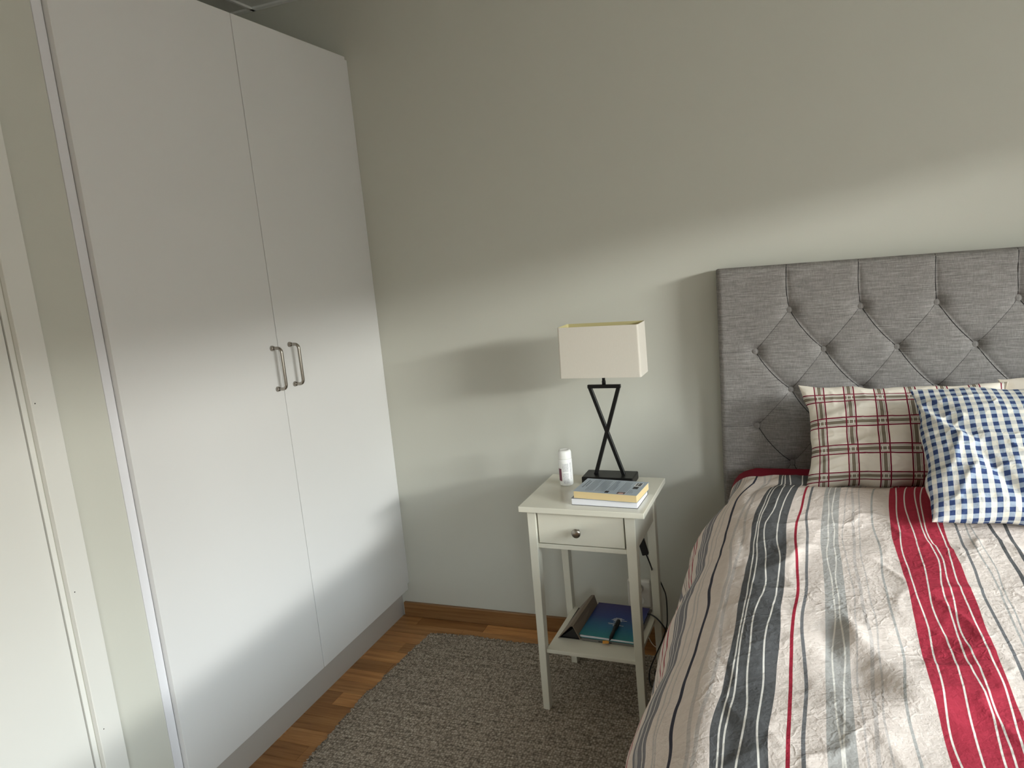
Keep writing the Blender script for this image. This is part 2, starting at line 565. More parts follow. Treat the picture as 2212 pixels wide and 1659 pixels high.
def grid(name, X, Y, Z, mat, parent=None, U=None, V=None, loc=(0, 0, 0), rot=(0, 0, 0), skirt=None):
    nv, nu = X.shape
    verts = np.stack([X, Y, Z], -1).reshape(-1, 3)
    i = np.arange(nv * nu).reshape(nv, nu)
    q = np.stack([i[:-1, :-1], i[:-1, 1:], i[1:, 1:], i[1:, :-1]], -1).reshape(-1, 4)
    me = bpy.data.meshes.new(name)
    me.vertices.add(len(verts))
    me.vertices.foreach_set('co', verts.astype(np.float32).ravel())
    me.loops.add(q.size)
    me.loops.foreach_set('vertex_index', q.astype(np.int32).ravel())
    me.polygons.add(len(q))
    me.polygons.foreach_set('loop_start', np.arange(0, q.size, 4, dtype=np.int32))
    me.polygons.foreach_set('use_smooth', np.ones(len(q), dtype=bool))
    me.update(calc_edges=True)
    if U is not None:
        uvl = me.uv_layers.new(name='UVMap')
        uv = np.stack([U.ravel()[q.ravel()], V.ravel()[q.ravel()]], -1)
        uvl.data.foreach_set('uv', uv.astype(np.float32).ravel())
    me.validate()
    return add(name, me, mat, parent, loc, rot)

# value noise in numpy
def vnoise(x, y, seed=0):
    r = np.random.RandomState(seed)
    T = r.rand(256, 256)
    xi = np.floor(x).astype(int); yi = np.floor(y).astype(int)
    fx = x - xi; fy = y - yi
    fx = fx * fx * fx * (fx * (fx * 6 - 15) + 10); fy = fy * fy * fy * (fy * (fy * 6 - 15) + 10)
    g = lambda a, b: T[a % 256, b % 256]
    return (g(xi, yi) * (1 - fx) * (1 - fy) + g(xi + 1, yi) * fx * (1 - fy) + g(xi, yi + 1) * (1 - fx) * fy + g(xi + 1, yi + 1) * fx * fy) * 2 - 1

def fbm(x, y, seed=0, oct=3, g=0.5):
    s = 0; a = 1
    for o in range(oct):
        s = s + a * vnoise(x * 2 ** o + 7.3 * o, y * 2 ** o + 3.1 * o, seed + o)
        a *= g
    return s

# ================================================================== the room
YW = 0.012           # plane of the headboard wall
FW = -0.018          # plane of the wall that carries the wardrobe and the door
XR, YF, CZ = WX, -4.3, 2.484
GY = -1.239          # where the niche of the wardrobe ends

struct(box('wall_back', -0.75, XR + 0.2, YW, YW + 0.12, -0.1, CZ + 0.2, M['wall']))
struct(boxes('wall_left', [(-0.14, FW, -1.4305, GY - 0.0, -0.1, CZ + 0.2), (-0.14, FW, -2.40, -1.4305, 2.12, CZ + 0.2),
                           (-0.14, FW, YF - 0.1, -2.40, -0.1, CZ + 0.2), (-0.75, -0.63, GY, YW, -0.1, CZ + 0.2),
                           (-0.75, -0.14, GY - 0.10, GY - 0.0, -0.1, CZ + 0.2)], M['wall']))
struct(boxes('wall_right', [(XR, XR + 0.2, YF - 0.1, YW, -0.1, WZ0), (XR, XR + 0.2, YF - 0.1, YW, WZ1, CZ + 0.2),
                            (XR, XR + 0.2, YF - 0.1, WY0, WZ0, WZ1), (XR, XR + 0.2, WY1, YW, WZ0, WZ1)], M['wall']))
struct(boxes('wall_front', [(-0.14, VX0, YF - 0.1, YF, -0.1, CZ + 0.2), (VX1, XR + 0.2, YF - 0.1, YF, -0.1, CZ + 0.2),
                            (VX0, VX1, YF - 0.1, YF, -0.1, VZ0), (VX0, VX1, YF - 0.1, YF, VZ1, CZ + 0.2)], M['wall']))

# floor base and the oak staves
floor = struct(box('floor', -0.75, XR + 0.2, YF - 0.1, YW + 0.1, -0.1, -0.004, M['board']))
SW = 0.070
row = 0
y = YW - 0.004
staves = {}
def stave(L, y0, x0):
    key = round(L, 2)
    if key not in staves:
        bm = bmesh.new()
        boxbm(bm, 0.0004, L - 0.0004, -SW + 0.0004, -0.0004, -0.012, 0)
        staves[key] = tomesh(bm, 'stave', 0.0006)
        staves[key].materials.append(M['oak'])
    o = bpy.data.objects.new('stave', staves[key])
    C.objects.link(o)
    o.parent = floor
    o.location = (x0, y0, random.uniform(-0.0003, 0.0))
    return o
while y > -2.95:
    x = -0.10 - random.choice((0.05, 0.12, 0.21, 0.3, 0.36))
    xe = 1.62 if row < 8 else (0.62 if row < 20 else 1.15)
    while x < xe:
        L = random.choice((0.30, 0.36, 0.42, 0.42, 0.48))
        stave(L, y, x)
        x += L
    y -= SW
    row += 1

# skirting boards
def skirting(name, pts):
    return struct(boxes(name, pts, M['skirt'], bev=0.002))
skirting('baseboard_back', [(-0.035, XR, -0.003, YW, 0.0, 0.062)])
skirting('baseboard_right', [(XR - 0.014, XR, YF, -0.006, 0.0, 0.062)])
skirting('baseboard_front', [(0.0, XR - 0.016, YF, YF + 0.014, 0.0, 0.062)])
skirting('baseboard_left', [(FW, FW + 0.014, YF + 0.016, -2.475, 0.0, 0.062), (FW, FW + 0.014, -1.370, GY - 0.001, 0.0, 0.062)])

# ceiling: lay-in panels on a thin grid
ceil = struct(box('ceiling', -0.75, XR + 0.2, YF - 0.1, YW + 0.1, CZ + 0.012, CZ + 0.2, M['ceiling']))
xs = [-0.63] + [-0.385 + 0.6 * i for i in range(7)]
ys = [YW - 0.014 - 0.6 * i for i in range(8)]
bars = bmesh.new()
for x in xs:
    boxbm(bars, x - 0.006, x + 0.006, YF, YW, CZ - 0.004, CZ + 0.004)
for y in ys:
    boxbm(bars, -0.63, XR, y - 0.012 if y == ys[0] else y - 0.006, y + 0.012 if y == ys[0] else y + 0.006, CZ - 0.004, CZ + 0.004)
M['bar'] = plain('ceiling_grid_enamel', k(0.86, 0.86, 0.84), 0.35, 0.5)
struct(add('trim_1', tomesh(bars, 'trim_1'), M['bar']))
pm = None
for i in range(len(xs) - 1):
    for j in range(3):
        bm = bmesh.new()
        boxbm(bm, xs[i] + 0.0065, xs[i + 1] - 0.0065, ys[j + 1] + 0.0065, ys[j] - 0.0125, CZ + 0.004, CZ + 0.012)
        add('ceiling_panel', tomesh(bm, 'ceiling_panel', 0.001), M['ceiling'], ceil)

# window in the right wall
win = struct(boxes('window_1', [
    (XR + 0.05, XR + 0.11, WY0, WY1, WZ0, WZ0 + 0.05), (XR + 0.05, XR + 0.11, WY0, WY1, WZ1 - 0.04, WZ1),
    (XR + 0.05, XR + 0.11, WY0, WY0 + 0.05, WZ0 + 0.05, WZ1 - 0.04), (XR + 0.05, XR + 0.11, WY1 - 0.05, WY1, WZ0 + 0.05, WZ1 - 0.04),
    (XR + 0.05, XR + 0.11, -2.10, -2.0, WZ0 + 0.05, WZ1 - 0.04)], M['trim'], bev=0.003))
box('window_sill', XR - 0.03, XR + 0.05, WY0 - 0.03, WY1 + 0.03, WZ0 - 0.025, WZ0, M['trim'], win, bev=0.003)

struct(boxes('added_fill_window', [(VX0, VX1, YF - 0.09, YF - 0.03, VZ0, VZ0 + 0.05), (VX0, VX1, YF - 0.09, YF - 0.03, VZ1 - 0.05, VZ1),
                          (VX0, VX0 + 0.05, YF - 0.09, YF - 0.03, VZ0 + 0.05, VZ1 - 0.05), (VX1 - 0.05, VX1, YF - 0.09, YF - 0.03, VZ0 + 0.05, VZ1 - 0.05)], M['trim'], bev=0.003))  # window added out of view to brighten the back wall and bed

# door beside the wardrobe
d1 = struct(box('door_1', -0.060, -0.020, -2.32, -1.4450, 0.006, 2.075, M['trim'], bev=0.0015))
box('door_gap_shadow', -0.056, -0.030, -1.4449, -1.4428, 0.006, 2.075, M['gap'], d1)  # dark strip standing in for the shade in the door gap
lathe('door_handle', [(0.009, 0), (0.009, 0.045), (0.011, 0.05), (0.011, 0.056)], M['metal'], d1, 20, (-0.020, -2.26, 1.02), (0, math.pi / 2, 0))
struct(boxes('trim_2', [(-0.14, -0.0185, -1.4425, -1.4308, 0.0, 2.08), (-0.14, -0.020, -2.345, -2.325, 0.0, 2.10), (-0.14, -0.0185, -2.345, -1.4308, 2.08, 2.12)], M['trim']))
casing = struct(boxes('trim_3', [(FW, -0.003, -1.4300, -1.3710, 0.0, 2.105), (FW, -0.003, -2.44, -2.372, 0.0, 2.105), (FW, -0.003, -2.44, -1.371, 2.107, 2.17)], M['trim'], bev=0.0015))
nails = [(-1.421, 1.244), (-1.419, 0.803), (-1.417, 0.454)]
for (yy, zz) in nails:
    lathe('nail_head', [(0.0014, 0), (0.0014, 0.0004)], M['gap'], casing, 8, (-0.0031, yy, zz), (0, math.pi / 2, 0))

# ================================================================== the wardrobe
wd = thing('wardrobe', 'tall white built-in wardrobe with two flat doors, left of the nightstand', 'wardrobe', (0, -0.61, 0))
wy = 0.61
box('body', -0.60, -0.022, -1.212 + wy, YW + wy - 0.002, 0.128, 2.248, M['white'], wd)
def wdoor(y0, y1, hy, lab):
    d = box('door', -0.019, 0.0, y0 + wy, y1 + wy, 0.127, 2.2445, M['white'], wd, bev=0.0012, seg=2)
    r = 0.0052
    z0, z1 = 1.116, 1.247
    pts = []
    def arc(cx, cz, a0, a1):
        for i in range(7):
            a = a0 + (a1 - a0) * i / 6
            pts.append((cx + 0.014 * math.cos(a), hy + wy, cz + 0.014 * math.sin(a)))
    pts.append((0.003, hy + wy, z1))
    arc(0.022, z1 - 0.014, math.pi / 2, 0)
    arc(0.022, z0 + 0.014, 0, -math.pi / 2)
    pts.append((0.003, hy + wy, z0))
    h = tube('handle', pts, r, M['metal'], d, 12)
    h['label'] = lab
    for z in (z0, z1):
        lathe('foot', [(0.0085, 0), (0.0085, 0.004), (0.0068, 0.0065), (0.0068, 0.009), (0.0060, 0.010)], M['metal'], h, 20, (0.0, hy + wy, z), (0, math.pi / 2, 0))
wdoor(-0.6055, -0.0075, -0.5525, 'brushed metal bow handle')
wdoor(-1.211, -0.6085, -0.6395, 'brushed metal bow handle')
box('filler_strip', -0.019, -0.0035, -0.0055 + wy, YW + wy - 0.001, 0.150, 2.236, M['white'], wd, bev=0.0008)
box('side_panel', -0.60, -0.0155, -1.2385 + wy, -1.2135 + wy, 0.0, 2.30, M['coolwhite'], wd, bev=0.0006)
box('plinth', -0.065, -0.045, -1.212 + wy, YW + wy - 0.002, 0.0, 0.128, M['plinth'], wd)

# ================================================================== rug
def rug():
    x0, x1, y0, y1, st = 0.14, 1.385, -1.72, -0.125, 0.0036
    nu, nv = int((x1 - x0) / st), int((y1 - y0) / st)
    U, V = np.meshgrid(np.linspace(0, 1, nu), np.linspace(0, 1, nv))
    Y = y0 + V * (y1 - y0)
    lx = np.interp(Y, [-1.72, -0.934, -0.586, -0.28, -0.129], [0.16, 0.138, 0.120, 0.146, 0.158]) + 0.0035 * fbm(Y * 16, Y * 0, 3, 3)
    X = lx + U * (x1 - lx)
    Y = Y + 0.006 * fbm(X * 6, X * 0 + 2, 5, 3) * V + 0.010 * np.exp(-((X - 1.05) / 0.6) ** 2) * V
    p = 0.0105
    rowi = np.floor(Y / p)
    h = 0.5 + 0.5 * np.cos(2 * np.pi * Y / p + 0.5 * fbm(X * 18, Y * 18, 2, 2))
    h2 = 0.5 + 0.5 * np.cos(2 * np.pi * X / 0.0115 + np.pi * (rowi % 2) + 2.0 * vnoise(X * 9, Y * 40, 8))
    rr = vnoise(X / 0.006, Y / 0.006, 21)
    Z = 0.0085 + 0.0028 * np.sqrt(h) * (0.35 + 0.65 * h2) + 0.0009 * rr + 0.0010 * fbm(X * 3, Y * 3, 4, 2)
    e = np.minimum.reduce([U * nu, (1 - U) * nu, V * nv, (1 - V) * nv])
    Z = np.where(e < 1, 0.0005, Z)
    r = grid('rug', X, Y, Z, M['rug'])
    tag(r, 'grey brown woven wool rug lying under the nightstand and bed', 'rug')
    # frayed loops along the two visible edges, one part
    vs, fs = [], []
    rd = random.Random(3)
    def loop(px, py, dx, dy):
        L = rd.uniform(0.006, 0.019)
        a = rd.uniform(-0.7, 0.7)
        ca, sa = math.cos(a), math.sin(a)
        ex, ey = dx * ca - dy * sa, dx * sa + dy * ca
        q = [(px, py, 0.0075), (px + ex * L * 0.5, py + ey * L * 0.5, rd.uniform(0.006, 0.012)), (px + ex * L, py + ey * L, rd.uniform(0.002, 0.007))]
        v, f = tube_data(q, rd.uniform(0.0014, 0.0026), 4)
        b = len(vs)
        vs.extend(v)
        fs.extend([tuple(i + b for i in ff) for ff in f])
    for jv in range(0, nv, 1):
        for _ in range(2):
            loop(float(X[jv, 0]) + rd.uniform(0, 0.006), float(Y[jv, 0]) + rd.uniform(-0.002, 0.002), -1, 0)
    for iu in range(0, nu, 1):
        for _ in range(2):
            loop(float(X[-1, iu]) + rd.uniform(-0.002, 0.002), float(Y[-1, iu]) - rd.uniform(0, 0.005), 0, 1)
    me = bpy.data.meshes.new('fringe')
    me.from_pydata(vs, [], fs)
    fo = add('fringe', me, M['rug'], r)
    fo['kind'] = 'stuff'
rug()

# ================================================================== bed
bed = thing('bed', 'double bed with maroon fitted sheet and tall tufted grey headboard', 'bed', (2.116, -1.1, 0))
BX, BY = 2.116, -1.1
def headboard():
    x0, x1, z0, z1 = 1.306, 2.926, 0.10, 1.366
    fr, bk = -0.098, -0.004
    A = [1.522 + 0.2005 * i for i in range(7)]
    B = [1.4175 + 0.2015 * i for i in range(8)]
    rows = [(1.228, A), (1.1005, B), (0.975, A), (0.8575, B), (0.735, A), (0.61, B)]
    nu = 460
    xs_ = np.linspace(x0, x1, nu)
    zs = np.concatenate([np.linspace(z0, 0.58, 50), np.linspace(0.584, z1, 226)])
    X, Z = np.meshgrid(xs_, zs)
    D = np.zeros_like(X)
    btn, seams = [], []
    for ri, (z, xsb) in enumerate(rows):
        for x in xsb:
            btn.append((x, z))
            r2 = (X - x) ** 2 + (Z - z) ** 2
            D += 0.0125 * np.exp(-r2 / 0.030 ** 2) + 0.003 * np.exp(-r2 / 0.012 ** 2)
            if ri == 0:
                seams.append(((x, z), (x - 0.006, z1), 0.005, 1))
            if ri + 1 < len(rows):
                zz, nx_ = rows[ri + 1]
                for xb in nx_:
                    if abs(abs(xb - x) - 0.1) < 0.03:
                        seams.append(((x, z), (xb, zz), 0.0045 if xb > x else 0.0022, 1 if xb > x else 0))
            if abs(x - x0) < 0.13:
                seams.append(((x, z), (x0, z + 0.001), 0.003, 0))
            if abs(x - x1) < 0.13:
                seams.append(((x, z), (x1, z + 0.001), 0.003, 0))
    for (a, b, dep, strong) in seams:
        a = np.array(a); b = np.array(b); L = np.linalg.norm(b - a); d = (b - a) / L
        t_ = np.clip((X - a[0]) * d[0] + (Z - a[1]) * d[1], 0, L)
        dx = X - a[0] - t_ * d[0]; dz = Z - a[1] - t_ * d[1]
        dist = np.sqrt(dx * dx + dz * dz)
        D = np.maximum(D, 0) + dep * np.exp(-dist / 0.006) + 0.4 * dep * np.exp(-(dist / 0.02) ** 2)
    ex = np.minimum(X - x0, x1 - X); ez = z1 - Z
    R = 0.020
    e = lambda q: np.where(q < R, R - np.sqrt(np.maximum(R * R - (R - q) ** 2, 0)), 0)
    D = D * np.clip(np.minimum(ex, ez) / 0.02, 0.25, 1) + e(ex) + e(ez)
    D += 0.0015 * fbm(X * 6, Z * 6, 9, 3)
    Y = fr + D + 0.004
    # side and top returns
    def wrap(Aa, lo):
        return Aa
    Xp = np.pad(X, ((1, 1), (1, 1)), mode='edge')
    Zp = np.pad(Z, ((1, 1), (1, 1)), mode='edge')
    Yp = np.pad(Y, ((1, 1), (1, 1)), mode='edge')
    Yp[0, :] = bk; Yp[-1, :] = bk; Yp[:, 0] = bk; Yp[:, -1] = bk
    h = grid('headboard', Xp - BX, Yp - BY, Zp, M['linen'], bed)
    def surf(x, z):
        i = int(round((x - x0) / (x1 - x0) * (nu - 1))); i = max(0, min(nu - 1, i))
        j = int(np.argmin(np.abs(zs - z)))
        return float(Y[j, i])
    bme = None
    for (x, z) in btn:
        if z < 0.7:
            continue
        prof = [(0.0112, 0.0), (0.0118, 0.002), (0.0108, 0.0045), (0.008, 0.0065), (0.004, 0.0075), (0.0005, 0.0078)]
        if bme is None:
            o = lathe('button', prof, M['linen'], h, 20, (x - BX, surf(x, z) - 0.003 - BY, z), (math.pi / 2, 0, 0))
            bme = o
        else:
            o = bme.copy()
            C.objects.link(o)
            o.parent = h
            o.location = (x - BX, surf(x, z) - 0.003 - BY, z)
    vs, fs = [], []
    for (a, b, dep, strong) in seams:
        if a[1] < 0.7:
            continue
        pts = []
        rad = 0.0011 if strong else 0.0005
        for i in range(25):
            f = i / 24
            x = a[0] + (b[0] - a[0]) * f
            z = a[1] + (b[1] - a[1]) * f
            bow = math.sin(math.pi * f) * (0.006 if strong else 0.0)
            if abs(b[0] - a[0]) < 0.05:
                x += -math.sin(f * 2.0) * 0.0
            pts.append((x - bow * 0.7 - BX, surf(x - bow * 0.7, min(z - bow * 0.7, z1 - 0.001)) - rad * 0.3 - BY, z - bow * 0.7))
        v, f_ = tube_data(pts, rad, 5)
        n0 = len(vs)
        vs.extend(v); fs.extend([tuple(i + n0 for i in ff) for ff in f_])
    me = bpy.data.meshes.new('seam')
    me.from_pydata(vs, [], fs)
    s = add('seam', me, M['seamshadow'], h)  # thin dark tubes painting the shadow line in each pleat
    s['kind'] = 'stuff'
headboard()
box('bed_base', 1.345 - BX, 2.885 - BX, -2.02 - BY, -0.10 - BY, 0.12, 0.44, M['linen'], bed, bev=0.01, seg=2)
mt = box('mattress', 1.340 - BX, 2.895 - BX, -2.03 - BY, -0.108 - BY, 0.442, 0.744, M['maroon'], bed, bev=0.075, seg=6, sm=True)
for (lx, ly) in ((1.42, -0.2), (2.81, -0.2), (1.42, -1.93), (2.81, -1.93)):
    box('leg', lx - 0.025 - BX, lx + 0.025 - BX, ly - 0.025 - BY, ly + 0.025 - BY, 0.0, 0.12, M['blackmetal'], bed, bev=0.003)

# duvet
def duvet():
    u0, u1, v0, v1 = 0.98, 3.26, -2.42, -0.268
    nu, nv = 500, 470
    u = np.linspace(u0, u1, nu); v = np.linspace(v0, v1, nv)
    U, V = np.meshgrid(u, v)
    # lengthwise profile
    yk = [-2.5, -1.6, -1.2, -0.9, -0.62, -0.50, -0.455, -0.425, -0.395, -0.36, -0.33, -0.30, -0.28, -0.268]
    zk = [.752, .756, .760, .762, .768, .776, .778, .772, .758, .752, .762, .765, .757, .747]
    zt = np.interp(V, yk, zk)
    zflat = np.interp(V, [-2.5, -0.6, -0.45, -0.32, -0.285, -0.268], [.755, .766, .770, .768, .758, .747])
    m_ = np.clip((U - 1.40) / 0.10, 0, 1)
    zt = zflat * (1 - m_) + zt * m_
    # left shoulder
    uE = 1.485 + 0.075 * np.exp(-((V + 0.20) / 0.16) ** 2)
    R = 0.235 - 0.03 * np.exp(-((V + 0.20) / 0.2) ** 2)
    th = np.clip((uE - U) / R, 0, 1.40)
    X = np.where(U < uE, uE - R * np.sin(th), U)
    dz = np.where(U < uE, R * (1 - np.cos(th)), 0)
    rest = np.maximum((uE - U) - R * 1.40, 0)
    X = X - rest * math.cos(1.40)
    dz = dz + rest * math.sin(1.40)
    # right shoulder
    uR = 2.80
    th2 = np.clip((U - uR) / 0.16, 0, 1.48)
    X = np.where(U > uR, uR + 0.16 * np.sin(th2), X)
    dz = dz + np.where(U > uR, 0.16 * (1 - np.cos(th2)), 0)
    rest2 = np.maximum((U - uR) - 0.16 * 1.48, 0)
    X = X + rest2 * math.cos(1.48); dz = dz + rest2 * math.sin(1.48)
    # foot end
    vF = -2.0
    th3 = np.clip((vF - V) / 0.14, 0, 1.5)
    Y = np.where(V < vF, vF - 0.14 * np.sin(th3), V)
    dzf = np.where(V < vF, 0.14 * (1 - np.cos(th3)), 0)
    rest3 = np.maximum((vF - V) - 0.21, 0)
    dzf = dzf + rest3
    dz = np.maximum(dz, dzf) + 0.25 * np.minimum(dz, dzf)
    # puffs and creases
    side = np.clip((uE - U) / R, 0, 1.4) / 1.4
    wr = 0.0065 * fbm(U * 4.2 + 3, V * 4.2, 31, 2) + 0.0026 * fbm(U * 11, V * 9, 41, 1)
    rg = 1 - np.abs(fbm(U * 6 + V * 3, V * 5 - U * 2, 51, 2))
    rg = np.clip(rg, 0, 1) ** 5
    wr += 0.0042 * rg
    rg2 = np.clip(1 - np.abs(fbm(U * 13 - V * 4, V * 9 + U * 6, 61, 2)), 0, 1) ** 6
    wr += 0.0014 * rg2
    # pressed fold lines across the cloth
    for (a, b, c_) in ((-0.80, 0.05, 0.0016), (-1.22, 0.03, 0.0022), (-0.70, -0.02, 0.0012)):
        wr += c_ * np.exp(-np.abs(V - a - b * (U - 1.6)) / 0.006) * (0.6 + 0.4 * vnoise(U * 9, V * 0 + a, 71)) * np.clip((U - 1.5) / 0.2, 0, 1)
    # hollows left of the centre
    def g(x, y, sx, sy, a=0):
        dx = (U - x) * math.cos(a) + (V - y) * math.sin(a); dy = -(U - x) * math.sin(a) + (V - y) * math.cos(a)
        return np.exp(-(dx / sx) ** 2 - (dy / sy) ** 2)
    wr += 0.008 * g(1.70, -1.36, 0.030, 0.085, 0.5) - 0.012 * g(1.62, -1.31, 0.035, 0.06) + 0.012 * g(1.625, -1.20, 0.018, 0.045, 0.3)
    wr -= 0.008 * g(1.585, -1.24, 0.020, 0.06) 
    wr += 0.008 * g(1.52, -0.86, 0.03, 0.1, -0.3)
    quiet = np.clip((-0.24 - V) / 0.08, 0, 1)
    amp = (0.3 + 0.7 * quiet)
    # side folds: long, near vertical
    sf = 0.012 * np.sin(V * 17 + 2.0 * vnoise(V * 3, V * 0, 81) + rest * 6) * side ** 2 + 0.008 * fbm(V * 11 + U * 3, U * 2, 91, 2) * side
    Z = zt - dz + wr * amp * (1 - 0.5 * side)
    X = X - sf * amp + 0.3 * wr * side
    zm = np.where(X > 1.415, 0.744, 0.669 + np.sqrt(np.maximum(0.075 ** 2 - (1.415 - X) ** 2, 0)))
    Z = np.where((X > 1.345) & (Y > -2.05), np.maximum(Z, zm + 0.004 + 0.3 * (Z - zm + 0.03).clip(0, 0.02)), Z)
    # hem droops unevenly
    Z = np.maximum(Z, 0.10)
    # stripe drift towards the head
    D = 0.030 * np.exp(np.minimum((V + 0.45) / 0.16, 0.6)) - 0.010 * np.clip((-V - 0.9) / 0.6, 0, 1) + 0.0035 * fbm(V * 4, U * 2, 101, 2)
    cen = np.clip(1 - np.abs(U - 1.6) / 0.7, 0, 1)
    red = np.clip((U - 1.62) / 0.2, 0, 1)
    D = D * (1 - 0.15 * red) - 0.008 * red * np.clip((-V - 0.8) / 0.7, 0, 1)
    Us = U - D
    # close the cloth with a folded under-layer so it has thickness
    t_ = 0.012
    Xp = np.pad(X, ((0, 2), (2, 0)), mode='edge'); Yp = np.pad(Y, ((0, 2), (2, 0)), mode='edge'); Zp = np.pad(Z, ((0, 2), (2, 0)), mode='edge')
    Up = np.pad(Us, ((0, 2), (2, 0)), mode='edge'); Vp = np.pad(V, ((0, 2), (2, 0)), mode='edge')
    Xp[:, 1] += 0.012; Xp[:, 0] += 0.016; Zp[:, 0] += 0.02
    Zp[-2, :] -= 0.006; Zp[-1, :] -= 0.012
    Yp[-2, :] += 0.002; Yp[-1, :] -= 0.02
    o = grid('duvet', Xp, Yp, Zp, M['duvet'], None, Up, Vp)
    tag(o, 'crumpled cream duvet with charcoal, grey and crimson stripes spread over the bed', 'duvet')
duvet()

# pillows
def pillow(name, label, cat, w_, h_, T, mat, origin, lean, rotz, seed, ear=0.05, sag=0.0, wr=1.0, roll=0.0, fold=None, group=None, fine=150):
    n = fine
    a = np.linspace(-1, 1, n)
    a = np.sign(a) * (1 - (1 - np.abs(a)) ** 1.25)
    A, B = np.meshgrid(a, a)
    eu, ev = 1 - np.abs(A) ** 2.4, 1 - np.abs(B) ** 2.4
    th = T / 2 * (np.maximum(eu, 0) * np.maximum(ev, 0)) ** 0.5
    th = th * (1 - 0.22 * B)
    ox = w_ / 2 * A * (1 - ear * (1 - B ** 2) ** 0.8)
    oy = h_ / 2 * B * (1 - ear * (1 - A ** 2) ** 0.8) - sag * (1 - B) * 0
    ox = ox + 0.006 * vnoise(B * 4, B * 0 + seed, seed) * np.abs(A) ** 3
    oy = oy + 0.006 * vnoise(A * 4, A * 0 + seed, seed + 1) * np.abs(B) ** 3
    pr = (np.maximum(eu, 0) * np.maximum(ev, 0)) ** 0.35
    wrk = 0.0060 * fbm(A * 2.2 + seed, B * 2.2, seed + 2, 2) + 0.0035 * np.clip(1 - np.abs(fbm(A * 3.5, B * 3.5 + seed, seed + 4, 3)), 0, 1) ** 4
    # creases radiating from the left edge
    wrk += 0.0045 * np.sin(B * 21 + 3 * vnoise(A * 3, B * 2, seed + 6)) * np.exp(-((1 + A) / 0.22)) * pr
    wrk += 0.0035 * np.sin(B * 17 + 1 + 3 * vnoise(A * 3, B * 2, seed + 8)) * np.exp(-((1 - A) / 0.22)) * pr
    wrk = wrk * wr * (0.25 + 0.75 * pr)
    if fold is not None:
        for (fx, fy, ang, L, W, dep) in fold:
            dx = (A - fx) * math.cos(ang) + (B - fy) * math.sin(ang)
            dy = -(A - fx) * math.sin(ang) + (B - fy) * math.cos(ang)
            wrk += dep * np.exp(-(dy / W) ** 2) * np.exp(-(dx / L) ** 4)
    front = th + wrk
    back = -th * 0.85 + 0.2 * wrk - 0.0006
    edge = (np.abs(A) >= 0.9999) | (np.abs(B) >= 0.9999)
    front = np.where(edge, wrk, np.maximum(front, back + 0.001))
    back = np.where(edge, wrk - 0.0, back)
    X = np.concatenate([ox, ox[::-1]], 0); Y = np.concatenate([oy, oy[::-1]], 0); Z = np.concatenate([front, back[::-1]], 0)
    # fabric coordinates: arc length, so the print follows the folds
    def arc(P, Q, S, ax):
        d = np.sqrt(np.diff(P, axis=ax) ** 2 + np.diff(Q, axis=ax) ** 2 + np.diff(S, axis=ax) ** 2)
        s = np.cumsum(d, axis=ax)
        z_ = np.zeros_like(P.take([0], axis=ax))
        s = np.concatenate([z_, s], axis=ax)
        mid = s.take([s.shape[ax] // 2], axis=ax)
        return s - mid
    Uf = arc(ox, oy * 0, th, 1); Vf = arc(ox * 0, oy, th, 0)
    U = np.concatenate([Uf, Uf[::-1]], 0); V = np.concatenate([Vf, Vf[::-1]], 0)
    # local x right, y up along the pillow, z out of its front
    rz = Matrix.Rotation(rotz, 4, 'Z')
    rx = Matrix.Rotation(math.pi / 2 - lean, 4, 'X')
    rr = Matrix.Rotation(roll, 4, 'Z')
    mt_ = rz @ rx @ rr
    o = grid(name, X, Y + h_ / 2, Z, mat, None, U, V)
    o.matrix_world = Matrix.Translation(origin) @ mt_
    tag(o, label, cat, group)
    return o

pillow('plaid_pillow', 'cream pillow with maroon and olive plaid leaning on the headboard', 'pillow', 0.53, 0.308, 0.15, M['plaid'],
       (1.818, -0.360, 0.745), math.radians(28), 0.0, 5, ear=0.085, wr=1.35, roll=0.02,
       fold=[(-0.75, 0.0, 0.15, 0.3, 0.04, -0.007), (-0.7, -0.5, 0.4, 0.3, 0.05, 0.006), (0.0, 0.6, -0.2, 0.4, 0.05, -0.004), (-0.2, -0.2, 0.7, 0.3, 0.05, 0.003), (-0.55, -0.05, 0.25, 0.45, 0.09, -0.010), (-0.6, 0.45, 0.6, 0.4, 0.08, 0.007)])
pillow('floral_pillow', 'cream pillow with small brown flowers, at the right edge behind the others', 'pillow', 0.60, 0.288, 0.14, M['floral'],
       (2.345, -0.300, 0.752), math.radians(20), 0.0, 15, ear=0.05, wr=1.0)
pillow('gingham_pillow', 'blue and white gingham pillow lying over the plaid pillow', 'pillow', 0.60, 0.395, 0.14, M['gingham'],
       (2.118, -0.680, 0.783), math.radians(51), 0.02, 27, ear=0.03, wr=1.3, roll=-0.01, fine=190,
       fold=[(-0.80, -0.15, 1.35, 0.30, 0.035, 0.006), (-0.74, -0.55, 1.2, 0.25, 0.03, 0.005), (-0.86, 0.62, -0.8, 0.25, 0.035, -0.006), (-0.72, 0.2, -1.1, 0.5, 0.06, -0.008), (-0.85, 0.3, -1.1, 0.5, 0.05, 0.008), (-0.55, -0.4, 1.9, 0.4, 0.05, -0.010)])

